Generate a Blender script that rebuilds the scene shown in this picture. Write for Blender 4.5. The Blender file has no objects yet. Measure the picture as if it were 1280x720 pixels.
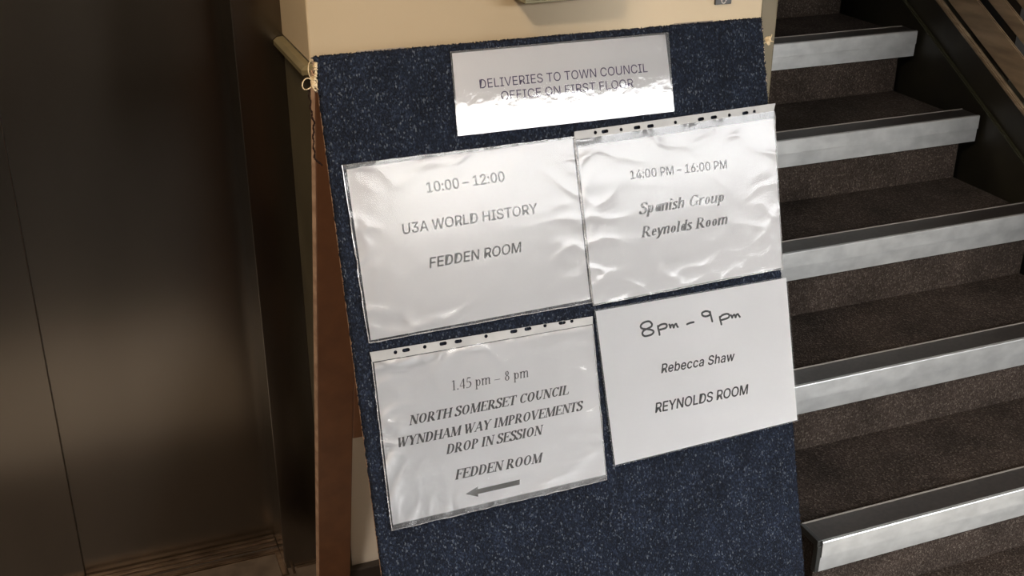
import bpy, bmesh, math, random
from mathutils import Vector, Matrix, noise

random.seed(7)
scene = bpy.context.scene
COL = scene.collection

# ------------------------------------------------------------------ camera
CAM_H = 1.467
F_PX = 1467.1
RIGHT = Vector((0.930420, -0.366493, 0.000779))
DOWN = Vector((-0.151745, -0.387169, -0.909436))
FWD = Vector((0.333603, 0.846040, -0.415843))
CAM = Vector((0, 0, CAM_H))
cd = bpy.data.cameras.new('camera')
cam = bpy.data.objects.new('camera', cd)
COL.objects.link(cam)
M = Matrix.Identity(4)
for i in range(3):
    M[i][0] = RIGHT[i]; M[i][1] = -DOWN[i]; M[i][2] = -FWD[i]; M[i][3] = CAM[i]
cam.matrix_world = M
cd.sensor_width = 36.0
cd.lens = F_PX / 1280.0 * 36.0
cd.clip_start = 0.02
scene.camera = cam

# ------------------------------------------------------------------ exposure
vs = scene.view_settings
vs.view_transform = 'Standard'; vs.look = 'None'; vs.gamma = 1.0; vs.use_curve_mapping = False
vs.exposure = 0.70

# ------------------------------------------------------------------ world (overcast daylight)
SKY = 17.0
w = bpy.data.worlds.new('overcast_sky'); scene.world = w
w.use_nodes = True
nt = w.node_tree; nt.nodes.clear()
out = nt.nodes.new('ShaderNodeOutputWorld'); bg = nt.nodes.new('ShaderNodeBackground')
tc = nt.nodes.new('ShaderNodeTexCoord'); nz = nt.nodes.new('ShaderNodeTexNoise')
cr = nt.nodes.new('ShaderNodeValToRGB')
nz.inputs['Scale'].default_value = 3.0; nz.inputs['Detail'].default_value = 6
cr.color_ramp.elements[0].position = .3; cr.color_ramp.elements[0].color = (.84, .87, .93, 1)
cr.color_ramp.elements[1].position = .7; cr.color_ramp.elements[1].color = (1, .98, .94, 1)
nt.links.new(tc.outputs['Generated'], nz.inputs['Vector'])
nt.links.new(nz.outputs['Fac'], cr.inputs['Fac'])
nt.links.new(cr.outputs['Color'], bg.inputs['Color'])
bg.inputs['Strength'].default_value = SKY
nt.links.new(bg.outputs['Background'], out.inputs['Surface'])

# ------------------------------------------------------------------ lamps of the hall
DOOR_Y = -1.5           # glazed entrance behind the viewer
DOOR_X0, DOOR_X1, DOOR_TOP = 1.05, 3.6, 2.04
def area(name, loc, rot, sx, sy, power, color, portal=False):
    l = bpy.data.lights.new(name, 'AREA'); l.shape = 'RECTANGLE'; l.size = sx; l.size_y = sy
    l.energy = power; l.color = color
    o = bpy.data.objects.new(name, l); o.location = loc; o.rotation_euler = rot
    COL.objects.link(o)
    if portal: l.cycles.is_portal = True
    return o
area('entrance_portal', ((DOOR_X0 + DOOR_X1) / 2, DOOR_Y - .04, DOOR_TOP / 2), (math.radians(90), 0, 0),
     DOOR_X1 - DOOR_X0, DOOR_TOP, 1.0, (1, 1, 1), True)
area('ceiling_lamp_light', (-0.25, 0.95, 2.53), (0, 0, 0), .22, .22, 8.0, (1.0, .72, .42))
area('hall_lamp_light', (-.5, .05, 2.53), (0, 0, 0), .3, .3, 34.0, (1.0, .84, .68))

# ------------------------------------------------------------------ helpers
def mat(name, color=(.5, .5, .5), rough=.6, metal=0.0, spec=.5, coat=0.0, coat_rough=.05):
    m = bpy.data.materials.new(name); m.use_nodes = True
    b = m.node_tree.nodes['Principled BSDF']
    b.inputs['Base Color'].default_value = (*color, 1)
    b.inputs['Roughness'].default_value = rough
    b.inputs['Metallic'].default_value = metal
    b.inputs['Specular IOR Level'].default_value = spec
    b.inputs['Coat Weight'].default_value = coat
    b.inputs['Coat Roughness'].default_value = coat_rough
    return m
def noisy(m, c0, c1, scale, detail=4, p0=.35, p1=.65, bump=0.0, dist=.001, stretch=(1, 1, 1), kind='noise',
          bscale=None, rough=None):
    nt = m.node_tree; b = nt.nodes['Principled BSDF']
    tc = nt.nodes.new('ShaderNodeTexCoord'); mp = nt.nodes.new('ShaderNodeMapping')
    mp.inputs['Scale'].default_value = stretch
    nt.links.new(tc.outputs['Object'], mp.inputs['Vector'])
    if kind == 'noise':
        n = nt.nodes.new('ShaderNodeTexNoise'); n.inputs['Detail'].default_value = detail; o = n.outputs['Fac']
    else:
        n = nt.nodes.new('ShaderNodeTexVoronoi'); o = n.outputs['Color']
    n.inputs['Scale'].default_value = scale
    nt.links.new(mp.outputs['Vector'], n.inputs['Vector'])
    r = nt.nodes.new('ShaderNodeValToRGB')
    r.color_ramp.elements[0].position = p0; r.color_ramp.elements[0].color = (*c0, 1)
    r.color_ramp.elements[1].position = p1; r.color_ramp.elements[1].color = (*c1, 1)
    nt.links.new(o, r.inputs['Fac']); nt.links.new(r.outputs['Color'], b.inputs['Base Color'])
    if rough:
        mr = nt.nodes.new('ShaderNodeMapRange')
        mr.inputs['To Min'].default_value = rough[0]; mr.inputs['To Max'].default_value = rough[1]
        nt.links.new(o, mr.inputs['Value']); nt.links.new(mr.outputs['Result'], b.inputs['Roughness'])
    if bump:
        n2 = nt.nodes.new('ShaderNodeTexNoise'); n2.inputs['Scale'].default_value = bscale or scale
        n2.inputs['Detail'].default_value = 3
        nt.links.new(mp.outputs['Vector'], n2.inputs['Vector'])
        bp = nt.nodes.new('ShaderNodeBump'); bp.inputs['Strength'].default_value = bump
        bp.inputs['Distance'].default_value = dist
        nt.links.new(n2.outputs['Fac'], bp.inputs['Height']); nt.links.new(bp.outputs['Normal'], b.inputs['Normal'])
    return m

def obj(name, bm, material, parent=None, smooth=False):
    if isinstance(bm, bmesh.types.BMesh):
        me = bpy.data.meshes.new(name); bm.to_mesh(me); bm.free()
    else:
        me = bm
    if material is not None:
        me.materials.clear(); me.materials.append(material)
    if smooth:
        for p in me.polygons: p.use_smooth = True
    o = bpy.data.objects.new(name, me); COL.objects.link(o)
    if parent: o.parent = parent
    return o
def struct(name, bm, m, parent=None, smooth=False):
    o = obj(name, bm, m, parent, smooth)
    if not parent: o['kind'] = 'structure'
    return o
def tag(o, label, cat, group=None):
    o['label'] = label; o['category'] = cat
    if group: o['group'] = group
    return o
def thing(name, label, cat, matrix=None, group=None):
    o = bpy.data.objects.new(name, None); o.empty_display_size = .05; COL.objects.link(o)
    if matrix is not None: o.matrix_world = matrix
    return tag(o, label, cat, group)
def box(bm, x0, x1, y0, y1, z0, z1, bevel=0.0, seg=2):
    b = bmesh.new()
    r = bmesh.ops.create_cube(b, size=1)
    for v in r['verts']:
        v.co = Vector((x0 + (v.co.x + .5) * (x1 - x0), y0 + (v.co.y + .5) * (y1 - y0), z0 + (v.co.z + .5) * (z1 - z0)))
    if bevel:
        bmesh.ops.bevel(b, geom=b.edges[:], offset=bevel, segments=seg, affect='EDGES', profile=.5)
    me = bpy.data.meshes.new('t'); b.to_mesh(me); b.free(); bm.from_mesh(me); bpy.data.meshes.remove(me)
    return bm
def nb(*a, **k): return box(bmesh.new(), *a, **k)
def extrude_x(bm, prof, x0, x1, nx=1):
    """profile of (y,z) points, counter-clockwise seen from -X, extruded along X"""
    rings = []
    for i in range(nx + 1):
        x = x0 + (x1 - x0) * i / nx
        rings.append([bm.verts.new((x, y, z)) for y, z in prof])
    n = len(prof)
    for a, b in zip(rings, rings[1:]):
        for i in range(n):
            bm.faces.new((a[i], b[i], b[(i + 1) % n], a[(i + 1) % n]))
    bm.faces.new(rings[0]); bm.faces.new(list(reversed(rings[-1])))
    bmesh.ops.recalc_face_normals(bm, faces=bm.faces[:])
    return bm
def tube(bm, pts, r, n=8, jitter=0.0):
    pts = [Vector(p) for p in pts]
    rings = []
    for i, p in enumerate(pts):
        d = (pts[min(i + 1, len(pts) - 1)] - pts[max(i - 1, 0)]).normalized()
        a = Vector((0, 0, 1)) if abs(d.z) < .9 else Vector((1, 0, 0))
        u = d.cross(a).normalized(); v = d.cross(u)
        rr = r * (1 + random.uniform(-jitter, jitter))
        rings.append([bm.verts.new(p + (u * math.cos(t) + v * math.sin(t)) * rr)
                      for t in [2 * math.pi * k / n for k in range(n)]])
    for a, b in zip(rings, rings[1:]):
        for i in range(n): bm.faces.new((a[i], a[(i + 1) % n], b[(i + 1) % n], b[i]))
    bm.faces.new(rings[0]); bm.faces.new(list(reversed(rings[-1])))
    return bm
def spline(pts, n=6):
    """Catmull-Rom through the points"""
    P = [Vector(p) for p in pts]; res = []
    for i in range(len(P) - 1):
        a = P[max(i - 1, 0)]; b = P[i]; c = P[i + 1]; d = P[min(i + 2, len(P) - 1)]
        for k in range(n):
            t = k / n
            res.append(.5 * ((2 * b) + (c - a) * t + (2 * a - 5 * b + 4 * c - d) * t * t + (3 * b - a - 3 * c + d) * t ** 3))
    res.append(P[-1]); return res

# measured sight lines: where the line through a picture point meets a real plane of the room
def ray(p):
    return RIGHT * (p[0] - 640) + DOWN * (p[1] - 360) + FWD * F_PX
def on_x(p, X): d = ray(p); return CAM + d * (X / d.x)
def on_y(p, Y): d = ray(p); return CAM + d * (Y / d.y)
def on_z(p, Z): d = ray(p); return CAM + d * ((Z - CAM_H) / d.z)

# ------------------------------------------------------------------ materials
m_cream = noisy(mat('cream_paint', rough=.5), (0.4320, 0.3465, 0.2250), (0.4860, 0.3915, 0.2610), 2.5, bump=.15, dist=.002, bscale=60)
m_pale = noisy(mat('pale_lower_wall_paint', rough=.55), (.50, .46, .40), (.58, .53, .46), 3)
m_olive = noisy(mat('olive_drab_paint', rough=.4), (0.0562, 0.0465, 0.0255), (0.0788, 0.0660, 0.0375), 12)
m_white = mat('hall_ceiling_white', (.45, .42, .38), .7)
m_hall = noisy(mat('hall_wall_paint', rough=.7), (.08, .068, .052), (.105, .09, .07), 2)
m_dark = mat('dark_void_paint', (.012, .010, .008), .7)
m_lift = noisy(mat('bronze_tinted_steel', rough=.34, metal=1.0), (0.1503, 0.1318, 0.1098), (0.1965, 0.1734, 0.1474), 3.0,
               stretch=(1, 1, .35), bump=.05, dist=.0006, bscale=14, rough=(.19, .27))
m_sill = noisy(mat('worn_sill_metal', rough=.3, metal=1.0), (0.1860, 0.1364, 0.0992), (0.3410, 0.2666, 0.2046), 60, stretch=(.3, 1, 1))
m_groove = mat('sill_groove_dark', (.03, .022, .016), .8)  # dark brown for the strips between the sill ridges
m_floor = noisy(mat('brown_grey_floor_vinyl', rough=.45), (.36, .335, .30), (.48, .45, .41), 30, detail=8, p0=.4, p1=.62)
m_mat_dark = noisy(mat('dark_entrance_matting', rough=.95), (.012, .011, .010), (.03, .027, .025), 300)
m_alu = noisy(mat('scuffed_aluminium', rough=.45, metal=.74), (0.5040, 0.5166, 0.5166), (0.6216, 0.6342, 0.6300), 22, detail=9,
              stretch=(1, 1, 1.5), rough=(.30, .42), bump=.08, dist=.0004, bscale=90)
m_insert = noisy(mat('black_rubber_insert', rough=.42), (0.0154, 0.0126, 0.0112), (0.0280, 0.0231, 0.0203), 120)
m_trimline = mat('insert_edge_alloy', (.34, .31, .28), .45, .6)
m_cap = mat('black_plastic_cap', (.012, .013, .012), .35)
m_stringer = noisy(mat('black_stained_stringer', rough=.45), (.010, .009, .006), (.018, .016, .010), 9)
m_oliveline = mat('olive_painted_moulding', (.022, .021, .010), .5)
m_slat = noisy(mat('brown_varnished_timber', rough=.42), (.14, .098, .060), (.25, .185, .118), 7, detail=6,
               stretch=(1, 1, 6))
m_wood = noisy(mat('red_brown_plywood', rough=.45), (0.0929, 0.0367, 0.0147), (0.1296, 0.0540, 0.0224), 5, detail=6,
               stretch=(7, 7, .8), p0=.3, p1=.7)
m_edge = noisy(mat('raw_plywood_edge', rough=.8), (.30, .18, .115), (.46, .30, .20), 60, stretch=(1, 1, .3))
m_rawedge = noisy(mat('glue_crusted_edge', rough=.9), (.25, .17, .13), (.55, .45, .36), 90)
m_paper = noisy(mat('white_paper', rough=.75), (.86, .845, .84), (.89, .875, .87), 8)
m_ink = mat('black_toner', (.022, .020, .022), 1.0, spec=.03)
m_inkgrey = mat('faded_toner', (.03, .028, .03), 1.0, spec=.03)
m_inkblue = mat('violet_grey_toner', (.10, .085, .14), 1.0, spec=.03)
m_marker = mat('black_marker_ink', (.008, .008, .010), 1.0, spec=.03)
m_arrow = mat('dark_grey_print', (0.0220, 0.0220, 0.0200), 1.0, spec=.03)
m_strip = noisy(mat('grey_plastic_strip', rough=.38), (.19, .19, .19), (.25, .25, .245), 20)
m_twine = noisy(mat('frayed_sisal_twine', rough=.95), (.34, .26, .15), (.55, .44, .28), 200)
m_cord = mat('dark_brown_cord', (.014, .008, .006), 1.0, spec=.05)
m_sign = mat('black_plate', (.015, .012, .010), .35)
m_signgrey = mat('pale_symbol', (.45, .42, .40), .5)

# blue flecked carpet: short loop pile in several blues
m_carpet = mat('blue_flecked_carpet', rough=.95, spec=.15)
nt = m_carpet.node_tree; b = nt.nodes['Principled BSDF']
tc = nt.nodes.new('ShaderNodeTexCoord'); mp = nt.nodes.new('ShaderNodeMapping'); mp.inputs['Scale'].default_value = (1, .62, 1)
nt.links.new(tc.outputs['Object'], mp.inputs['Vector'])
vo = nt.nodes.new('ShaderNodeTexVoronoi'); vo.inputs['Scale'].default_value = 640
nt.links.new(mp.outputs['Vector'], vo.inputs['Vector'])
sep = nt.nodes.new('ShaderNodeSeparateColor'); nt.links.new(vo.outputs['Color'], sep.inputs['Color'])
r = nt.nodes.new('ShaderNodeValToRGB'); e = r.color_ramp.elements
e[0].position = 0; e[0].color = (0.0048, 0.0064, 0.0112, 1)
e[1].position = 1; e[1].color = (0.0675, 0.0788, 0.0975, 1)
for p_, c_ in ((.45, (0.0060, 0.0083, 0.0147, 1)), (.75, (0.0091, 0.0133, 0.0259, 1)), (.93, (0.0196, 0.0273, 0.0448, 1))):
    n_ = e.new(p_); n_.color = c_
nt.links.new(sep.outputs['Red'], r.inputs['Fac'])
n2 = nt.nodes.new('ShaderNodeTexNoise'); n2.inputs['Scale'].default_value = 26; n2.inputs['Detail'].default_value = 4
nt.links.new(mp.outputs['Vector'], n2.inputs['Vector'])
mr = nt.nodes.new('ShaderNodeMapRange'); mr.inputs['From Min'].default_value = .3; mr.inputs['From Max'].default_value = .7
mr.inputs['To Min'].default_value = .72; mr.inputs['To Max'].default_value = 1.25
nt.links.new(n2.outputs['Fac'], mr.inputs['Value'])
mx = nt.nodes.new('ShaderNodeVectorMath'); mx.operation = 'SCALE'
nt.links.new(r.outputs['Color'], mx.inputs[0]); nt.links.new(mr.outputs['Result'], mx.inputs['Scale'])
nt.links.new(mx.outputs['Vector'], b.inputs['Base Color'])
bp = nt.nodes.new('ShaderNodeBump'); bp.inputs['Strength'].default_value = .9; bp.inputs['Distance'].default_value = .0016
bp.invert = True
nt.links.new(vo.outputs['Distance'], bp.inputs['Height']); nt.links.new(bp.outputs['Normal'], b.inputs['Normal'])

m_stair = mat('brown_flecked_stair_carpet', rough=.95, spec=.1)
nt = m_stair.node_tree; b = nt.nodes['Principled BSDF']
tc = nt.nodes.new('ShaderNodeTexCoord')
vo = nt.nodes.new('ShaderNodeTexVoronoi'); vo.inputs['Scale'].default_value = 330
nt.links.new(tc.outputs['Object'], vo.inputs['Vector'])
sep = nt.nodes.new('ShaderNodeSeparateColor'); nt.links.new(vo.outputs['Color'], sep.inputs['Color'])
r = nt.nodes.new('ShaderNodeValToRGB'); e = r.color_ramp.elements
e[0].position = 0; e[0].color = (.020, .014, .011, 1)
e[1].position = 1; e[1].color = (.075, .062, .050, 1)
for p_, c_ in ((.5, (0.0281, 0.0211, 0.0172, 1)), (.85, (0.0406, 0.0312, 0.0257, 1))):
    n_ = e.new(p_); n_.color = c_
nt.links.new(sep.outputs['Red'], r.inputs['Fac'])
n2 = nt.nodes.new('ShaderNodeTexNoise'); n2.inputs['Scale'].default_value = 9; n2.inputs['Detail'].default_value = 5
nt.links.new(tc.outputs['Object'], n2.inputs['Vector'])
mr = nt.nodes.new('ShaderNodeMapRange'); mr.inputs['From Min'].default_value = .3; mr.inputs['From Max'].default_value = .7
mr.inputs['To Min'].default_value = .7; mr.inputs['To Max'].default_value = 1.3
nt.links.new(n2.outputs['Fac'], mr.inputs['Value'])
mx = nt.nodes.new('ShaderNodeVectorMath'); mx.operation = 'SCALE'
nt.links.new(r.outputs['Color'], mx.inputs[0]); nt.links.new(mr.outputs['Result'], mx.inputs['Scale'])
nt.links.new(mx.outputs['Vector'], b.inputs['Base Color'])
bp = nt.nodes.new('ShaderNodeBump'); bp.inputs['Strength'].default_value = .8; bp.inputs['Distance'].default_value = .002
nt.links.new(vo.outputs['Distance'], bp.inputs['Height']); nt.links.new(bp.outputs['Normal'], b.inputs['Normal'])

def film(name, rough, haze, bumps=0.0, bscale=20, dist=.002, gloss=1.0, milk=.62):
    """clear plastic: mostly see-through, fresnel gloss, a touch of milky haze"""
    m = bpy.data.materials.new(name); m.use_nodes = True
    nt = m.node_tree; nt.nodes.clear()
    o = nt.nodes.new('ShaderNodeOutputMaterial')
    tr = nt.nodes.new('ShaderNodeBsdfTransparent'); tr.inputs['Color'].default_value = (.965, .965, .965, 1)
    df = nt.nodes.new('ShaderNodeBsdfDiffuse'); df.inputs['Color'].default_value = (milk, milk, milk * 1.03, 1)
    gl = nt.nodes.new('ShaderNodeBsdfAnisotropic'); gl.inputs['Roughness'].default_value = rough
    gl.inputs['Color'].default_value = (gloss, gloss, gloss, 1)
    m1 = nt.nodes.new('ShaderNodeMixShader'); m1.inputs['Fac'].default_value = haze
    nt.links.new(tr.outputs[0], m1.inputs[1]); nt.links.new(df.outputs[0], m1.inputs[2])
    fr = nt.nodes.new('ShaderNodeFresnel'); fr.inputs['IOR'].default_value = 1.5
    m2 = nt.nodes.new('ShaderNodeMixShader')
    nt.links.new(fr.outputs[0], m2.inputs['Fac'])
    nt.links.new(m1.outputs[0], m2.inputs[1]); nt.links.new(gl.outputs[0], m2.inputs[2])
    nt.links.new(m2.outputs[0], o.inputs['Surface'])
    if bumps:
        tc = nt.nodes.new('ShaderNodeTexCoord'); n = nt.nodes.new('ShaderNodeTexNoise')
        n.inputs['Scale'].default_value = bscale; n.inputs['Detail'].default_value = 3
        bp = nt.nodes.new('ShaderNodeBump'); bp.inputs['Strength'].default_value = bumps; bp.inputs['Distance'].default_value = dist
        nt.links.new(tc.outputs['Object'], n.inputs['Vector']); nt.links.new(n.outputs['Fac'], bp.inputs['Height'])
        for nd in (gl, fr): nt.links.new(bp.outputs['Normal'], nd.inputs['Normal'])
    return m
m_film = film('wrinkled_clear_pocket', .15, .04, .2, 34, .0010, .6)
m_lam = film('glossy_laminate', .045, .015, .30, 60, .0004)
m_lam2 = film('satin_laminate', .2, .012, .1, 30, .0005, .6)

# ------------------------------------------------------------------ the hall: floor, walls, ceiling
SX0_ = 1.16
WALL_Y = 1.706          # front of the cream pier
ARCH_Y = 1.906          # front of the lift architrave
PX0, PX1 = 0.351, 1.127 # the cream pier between lift and stairs
CEIL = 2.6
fl = struct('floor', nb(-1.6, 4.2, DOOR_Y, 5.2, -.06, 0), m_floor)
struct('matting', nb(-1.5, 4.1, DOOR_Y + .02, .88, -.001, .004), m_mat_dark, fl)
struct('shaded_floor_band', nb(-1.55, PX1, 1.50, 1.96, -.001, .0015), noisy(mat('shaded_floor_colour', rough=.4), (0.0599, 0.0452, 0.0346), (0.0931, 0.0705, 0.0532), 30), fl)  # darker band: shade on the floor before the lift, put into its colour
struct('stair_foot_carpet', nb(SX0_ - .0, 2.16, 1.30, 1.44, -.001, .004), m_stair, fl)
struct('floor_pavement', nb(-14, 18, -14, DOOR_Y, -.08, -.015), noisy(mat('pale_paving', rough=.8), (.26, .255, .245), (.34, .335, .325), 2))
struct('ceiling', nb(-1.6, 4.2, DOOR_Y - .1, 5.2, CEIL, CEIL + .1), m_white)
struct('wall_left', nb(-1.7, -1.6, DOOR_Y, 2.2, 0, CEIL), m_hall)
bm = nb(-1.6, DOOR_X0, DOOR_Y - .12, DOOR_Y, 0, CEIL)
box(bm, DOOR_X1, 4.2, DOOR_Y - .12, DOOR_Y, 0, CEIL)
box(bm, DOOR_X0, DOOR_X1, DOOR_Y - .12, DOOR_Y, DOOR_TOP, CEIL)
struct('wall_entrance', bm, m_hall)
struct('wall_right', nb(4.2, 4.3, DOOR_Y, 5.2, 0, CEIL), m_hall)
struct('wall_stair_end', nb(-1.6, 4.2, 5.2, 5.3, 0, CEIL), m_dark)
# street side: pavement goes on as the floor slab, a dark terrace across the road
struct('wall_street', nb(-14, 18, -14.4, -14, 0, 4.2), mat('street_render', (.10, .09, .08), .9))

# the pier: cream above the ledge, pale below, olive reveal
ledge_z = on_y((388, 79), WALL_Y).z
pier = bpy.data.objects.new('wall_back', None); COL.objects.link(pier); pier['kind'] = 'structure'
struct('upper_wall', nb(PX0, PX1, WALL_Y, 5.2, ledge_z, CEIL, bevel=.003), m_cream, pier)
struct('lower_wall', nb(PX0 + .004, PX1, WALL_Y + .004, 5.2, 0, ledge_z), m_pale, pier)
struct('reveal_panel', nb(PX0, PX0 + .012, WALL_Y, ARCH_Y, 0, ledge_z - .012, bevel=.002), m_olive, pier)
struct('end_post', nb(PX1, PX1 + .034, WALL_Y + .004, WALL_Y + .05, 0, CEIL, bevel=.003), noisy(mat('olive_cream_paint', rough=.5), (0.0960, 0.0784, 0.0432), (0.1200, 0.0960, 0.0528), 8), pier)  # trim post in its own darker olive-cream
# ledge moulding: returns around the corner
bm = bmesh.new()
prof = [(0, 0), (-.010, -.001), (-.016, -.006), (-.016, -.013), (-.009, -.019), (0, -.022)]
def ledge_mesh():
    bm = bmesh.new()
    rows = []
    for off, z in prof:
        o_ = -off
        rows.append([bm.verts.new(c) for c in ((PX0 - o_, ARCH_Y - .002, ledge_z + z), (PX0 - o_, WALL_Y - o_, ledge_z + z),
                                               (PX1 - .03, WALL_Y - o_, ledge_z + z))])
    for a, b in zip(rows, rows[1:]):
        for i in range(2): bm.faces.new((a[i], a[i + 1], b[i + 1], b[i]))
    bm.faces.new([r_[0] for r_ in rows])
    bm.faces.new([r_[2] for r_ in reversed(rows)])
    bmesh.ops.recalc_face_normals(bm, faces=bm.faces[:])
    return bm
struct('trim_1', ledge_mesh(), m_olive_l := noisy(mat('olive_gloss_moulding', rough=.35), (0.1224, 0.1008, 0.0504), (0.1656, 0.1368, 0.0720), 20))
sk = on_y((450, 705), WALL_Y).z
struct('baseboard_back', nb(PX0 + .004, PX1 + .03, WALL_Y - .014, WALL_Y + .003, 0, sk, bevel=.003), mat('dark_skirting', (.02, .015, .012), .5))

# ------------------------------------------------------------------ lift: door_1 with panels, architrave and sill
lift = bpy.data.objects.new('door_1', None); COL.objects.link(lift); lift['kind'] = 'structure'
RX = 0.272
DY = 2.008
jx = on_z((108, 716), 0).x
struct('door_panel', nb(jx - .006, RX + .05, DY, DY + .025, .006, 2.1, bevel=.0015), m_lift, lift)
struct('door_panel', nb(jx - .75, jx, DY - .012, DY + .012, .006, 2.1, bevel=.002), m_lift, lift)
bm = nb(RX, PX0 + .002, ARCH_Y, DY + .06, 0, 2.25, bevel=.0015)
struct('door_frame', bm, m_lift, lift)
struct('door_frame', nb(-1.6, RX, ARCH_Y, DY + .06, 2.1, CEIL), m_lift, lift)
struct('door_frame', nb(-1.6, jx - .73, ARCH_Y, DY + .06, 0, 2.1), m_lift, lift)
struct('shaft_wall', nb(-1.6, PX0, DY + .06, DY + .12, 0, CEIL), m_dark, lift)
sill = struct('door_sill', nb(jx - .75, RX, 1.962, 2.05, -.002, .004, bevel=.001), m_sill, lift)
for y0 in (1.9745, 1.9905):
    struct('sill_groove', nb(jx - .75, RX - .001, y0, y0 + .006, .0035, .0048), m_groove, sill)
for y0 in (1.963, 1.982, 1.998):
    struct('sill_ridge', nb(jx - .75, RX - .001, y0, y0 + .010, .004, .0075, bevel=.001), m_sill, sill)
struct('threshold_strip', nb(RX - .010, RX + .004, 1.885, 1.962, 0, .004, bevel=.001), m_sill, lift)
struct('threshold_strip', nb(RX + .012, RX + .017, 1.885, ARCH_Y, 0, .004, bevel=.001), m_sill, lift)
struct('threshold_strip', nb(RX + .02, PX0, ARCH_Y - .006, ARCH_Y, 0, .004, bevel=.001), m_sill, lift)

# ------------------------------------------------------------------ the staircase
SX0, SX1 = 1.16, 2.148
Y5, Z5, GO, RI = 1.4218, CAM_H - 1.3075, .2725, .1582
NF = .068      # depth of the aluminium face
stairs = thing('staircase', 'carpeted staircase with bright aluminium nosings climbing behind the notice board', 'staircase',
               Matrix.Translation((SX0, Y5, 0)))
NSTEP = 9
for k in range(NSTEP):
    y = k * GO; z = Z5 + k * RI
    yb = y + GO + .03
    # carpeted tread and riser, riser set back under the nosing
    bm = bmesh.new()
    zl = -.0 if k == 0 else z - RI - .03
    prof = [(y + .010, zl), (y + .010, z - .004), (y + .055, z - .004), (yb, z - .004), (yb, zl)]
    extrude_x(bm, prof, .004, SX1 - SX0 - .042)
    st = obj('step', bm, m_stair, stairs)
    # wear line: carpet turned up at the riser foot
    bm = bmesh.new()
    y1, y2 = y, y + .059
    prof = [(y1, z - NF), (y1 - .0012, z - NF * .52), (y1 - .0035, z - NF * .50), (y1 - .0035, z - .0015), (y1 - .0025, z),
            (y1 + .003, z + .0005), (y1 + .003, z - .002), (y1 + .009, z - .002), (y1 + .009, z - NF)]
    extrude_x(bm, prof, .008 if k == 0 else .002, SX1 - SX0, 1)
    obj('nosing', bm, m_alu, st)
    obj('tread_insert', nb(.004, SX1 - SX0 - .004, y1 + .003, y2 - .003, z - .003, z + .0012, bevel=.0006), m_insert, st)
    obj('insert_edge', nb(.004, SX1 - SX0 - .004, y2 - .003, y2, z - .003, z + .0024), m_trimline, st)
    if k == 0:
        bm = nb(-.001, .008, y1 + .001, y2, z - .012, z + .0018, bevel=.001)
        box(bm, -.001, .008, y1 - .001, y1 + .011, z - NF, z - .010, bevel=.001)
        obj('end_cap', bm, m_cap, st)
# side of the flight under the treads
obj('side_panel', nb(.006, .012, .016, 1.4, 0.0, Z5 - .012), m_cap, stairs)

# right hand stringer, mouldings and sloping boards
slope = RI / GO
def nose_z(Y): return Z5 + (Y - Y5) * slope
def h_of(px, py, X):
    p = on_x((px, py), X); return p.z - nose_z(p.y)
def raked(bm, X0, X1, h0, h1, ya=.5, yb=3.7):
    vs_ = []
    for X in (X0, X1):
        for Y, h in ((ya, h0), (yb, h0), (yb, h1), (ya, h1)):
            vs_.append(bm.verts.new((X, Y, nose_z(Y) + h)))
    for f in ((0, 1, 2, 3), (7, 6, 5, 4), (0, 4, 5, 1), (1, 5, 6, 2), (2, 6, 7, 3), (3, 7, 4, 0)):
        bm.faces.new([vs_[i] for i in f])
    bmesh.ops.recalc_face_normals(bm, faces=bm.faces[:])
    bmesh.ops.bevel(bm, geom=bm.edges[:], offset=.0025, segments=2, affect='EDGES')
    return bm
SBX = 2.162
bal = thing('balustrade', 'sloping stair balustrade of brown boards above a black stringer', 'balustrade', Matrix.Translation((0, 0, 0)))
hA = h_of(1128, 0, SBX - .012); hB = h_of(1168, 0, SBX - .012); hB2 = h_of(1174, 0, SBX - .012)
obj('stringer', raked(bmesh.new(), SBX, SBX + .04, -1.2, hB), m_stringer, bal)
obj('moulding', raked(bmesh.new(), SBX - .012, SBX, hA - .004, hA + .004), m_oliveline, bal)['label'] = 'thin dull olive bead'
obj('moulding', raked(bmesh.new(), SBX - .012, SBX + .002, hB, hB2), m_slat, bal)
for a, b_ in ((1184, 1222), (1234, 1256), (1269, 1296), (1306, 1330)):
    X = SBX
    obj('board', raked(bmesh.new(), X, X + .008, h_of(a, 0, X), h_of(b_, 0, X)), m_slat, bal)
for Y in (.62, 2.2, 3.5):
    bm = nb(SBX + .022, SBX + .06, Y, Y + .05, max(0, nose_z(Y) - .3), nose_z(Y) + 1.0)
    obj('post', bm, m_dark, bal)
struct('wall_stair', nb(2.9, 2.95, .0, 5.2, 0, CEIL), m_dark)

# ------------------------------------------------------------------ notice board (hinged A-board)
BV = Vector((0, -.2991, -.9542)); BU = Vector((1, 0, 0)); BN = BU.cross(-BV)      # out of the face, to the viewer
BO = Vector((.2987, 1.3795, CAM_H - .3183)) + BU * -.0095 + BV * .0128            # top left corner
BW = .6205; BH = (BO.z - .004) / .9542
MB = Matrix.Identity(4)
for i in range(3):
    MB[i][0] = BU[i]; MB[i][1] = -BV[i]; MB[i][2] = BN[i]; MB[i][3] = BO[i]
def bd(p, n=0.0):
    """picture point -> (x right, y up) on the face of the board, n above it"""
    d = ray(p); o = BO + BN * n
    t = (o - CAM).dot(BN) / d.dot(BN); q = CAM + d * t - BO
    return Vector((q.dot(BU), -q.dot(BV)))
board = thing('notice_board', 'blue carpet-covered A-frame notice board carrying the printed notices', 'notice board', MB)
TH = .019
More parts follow.
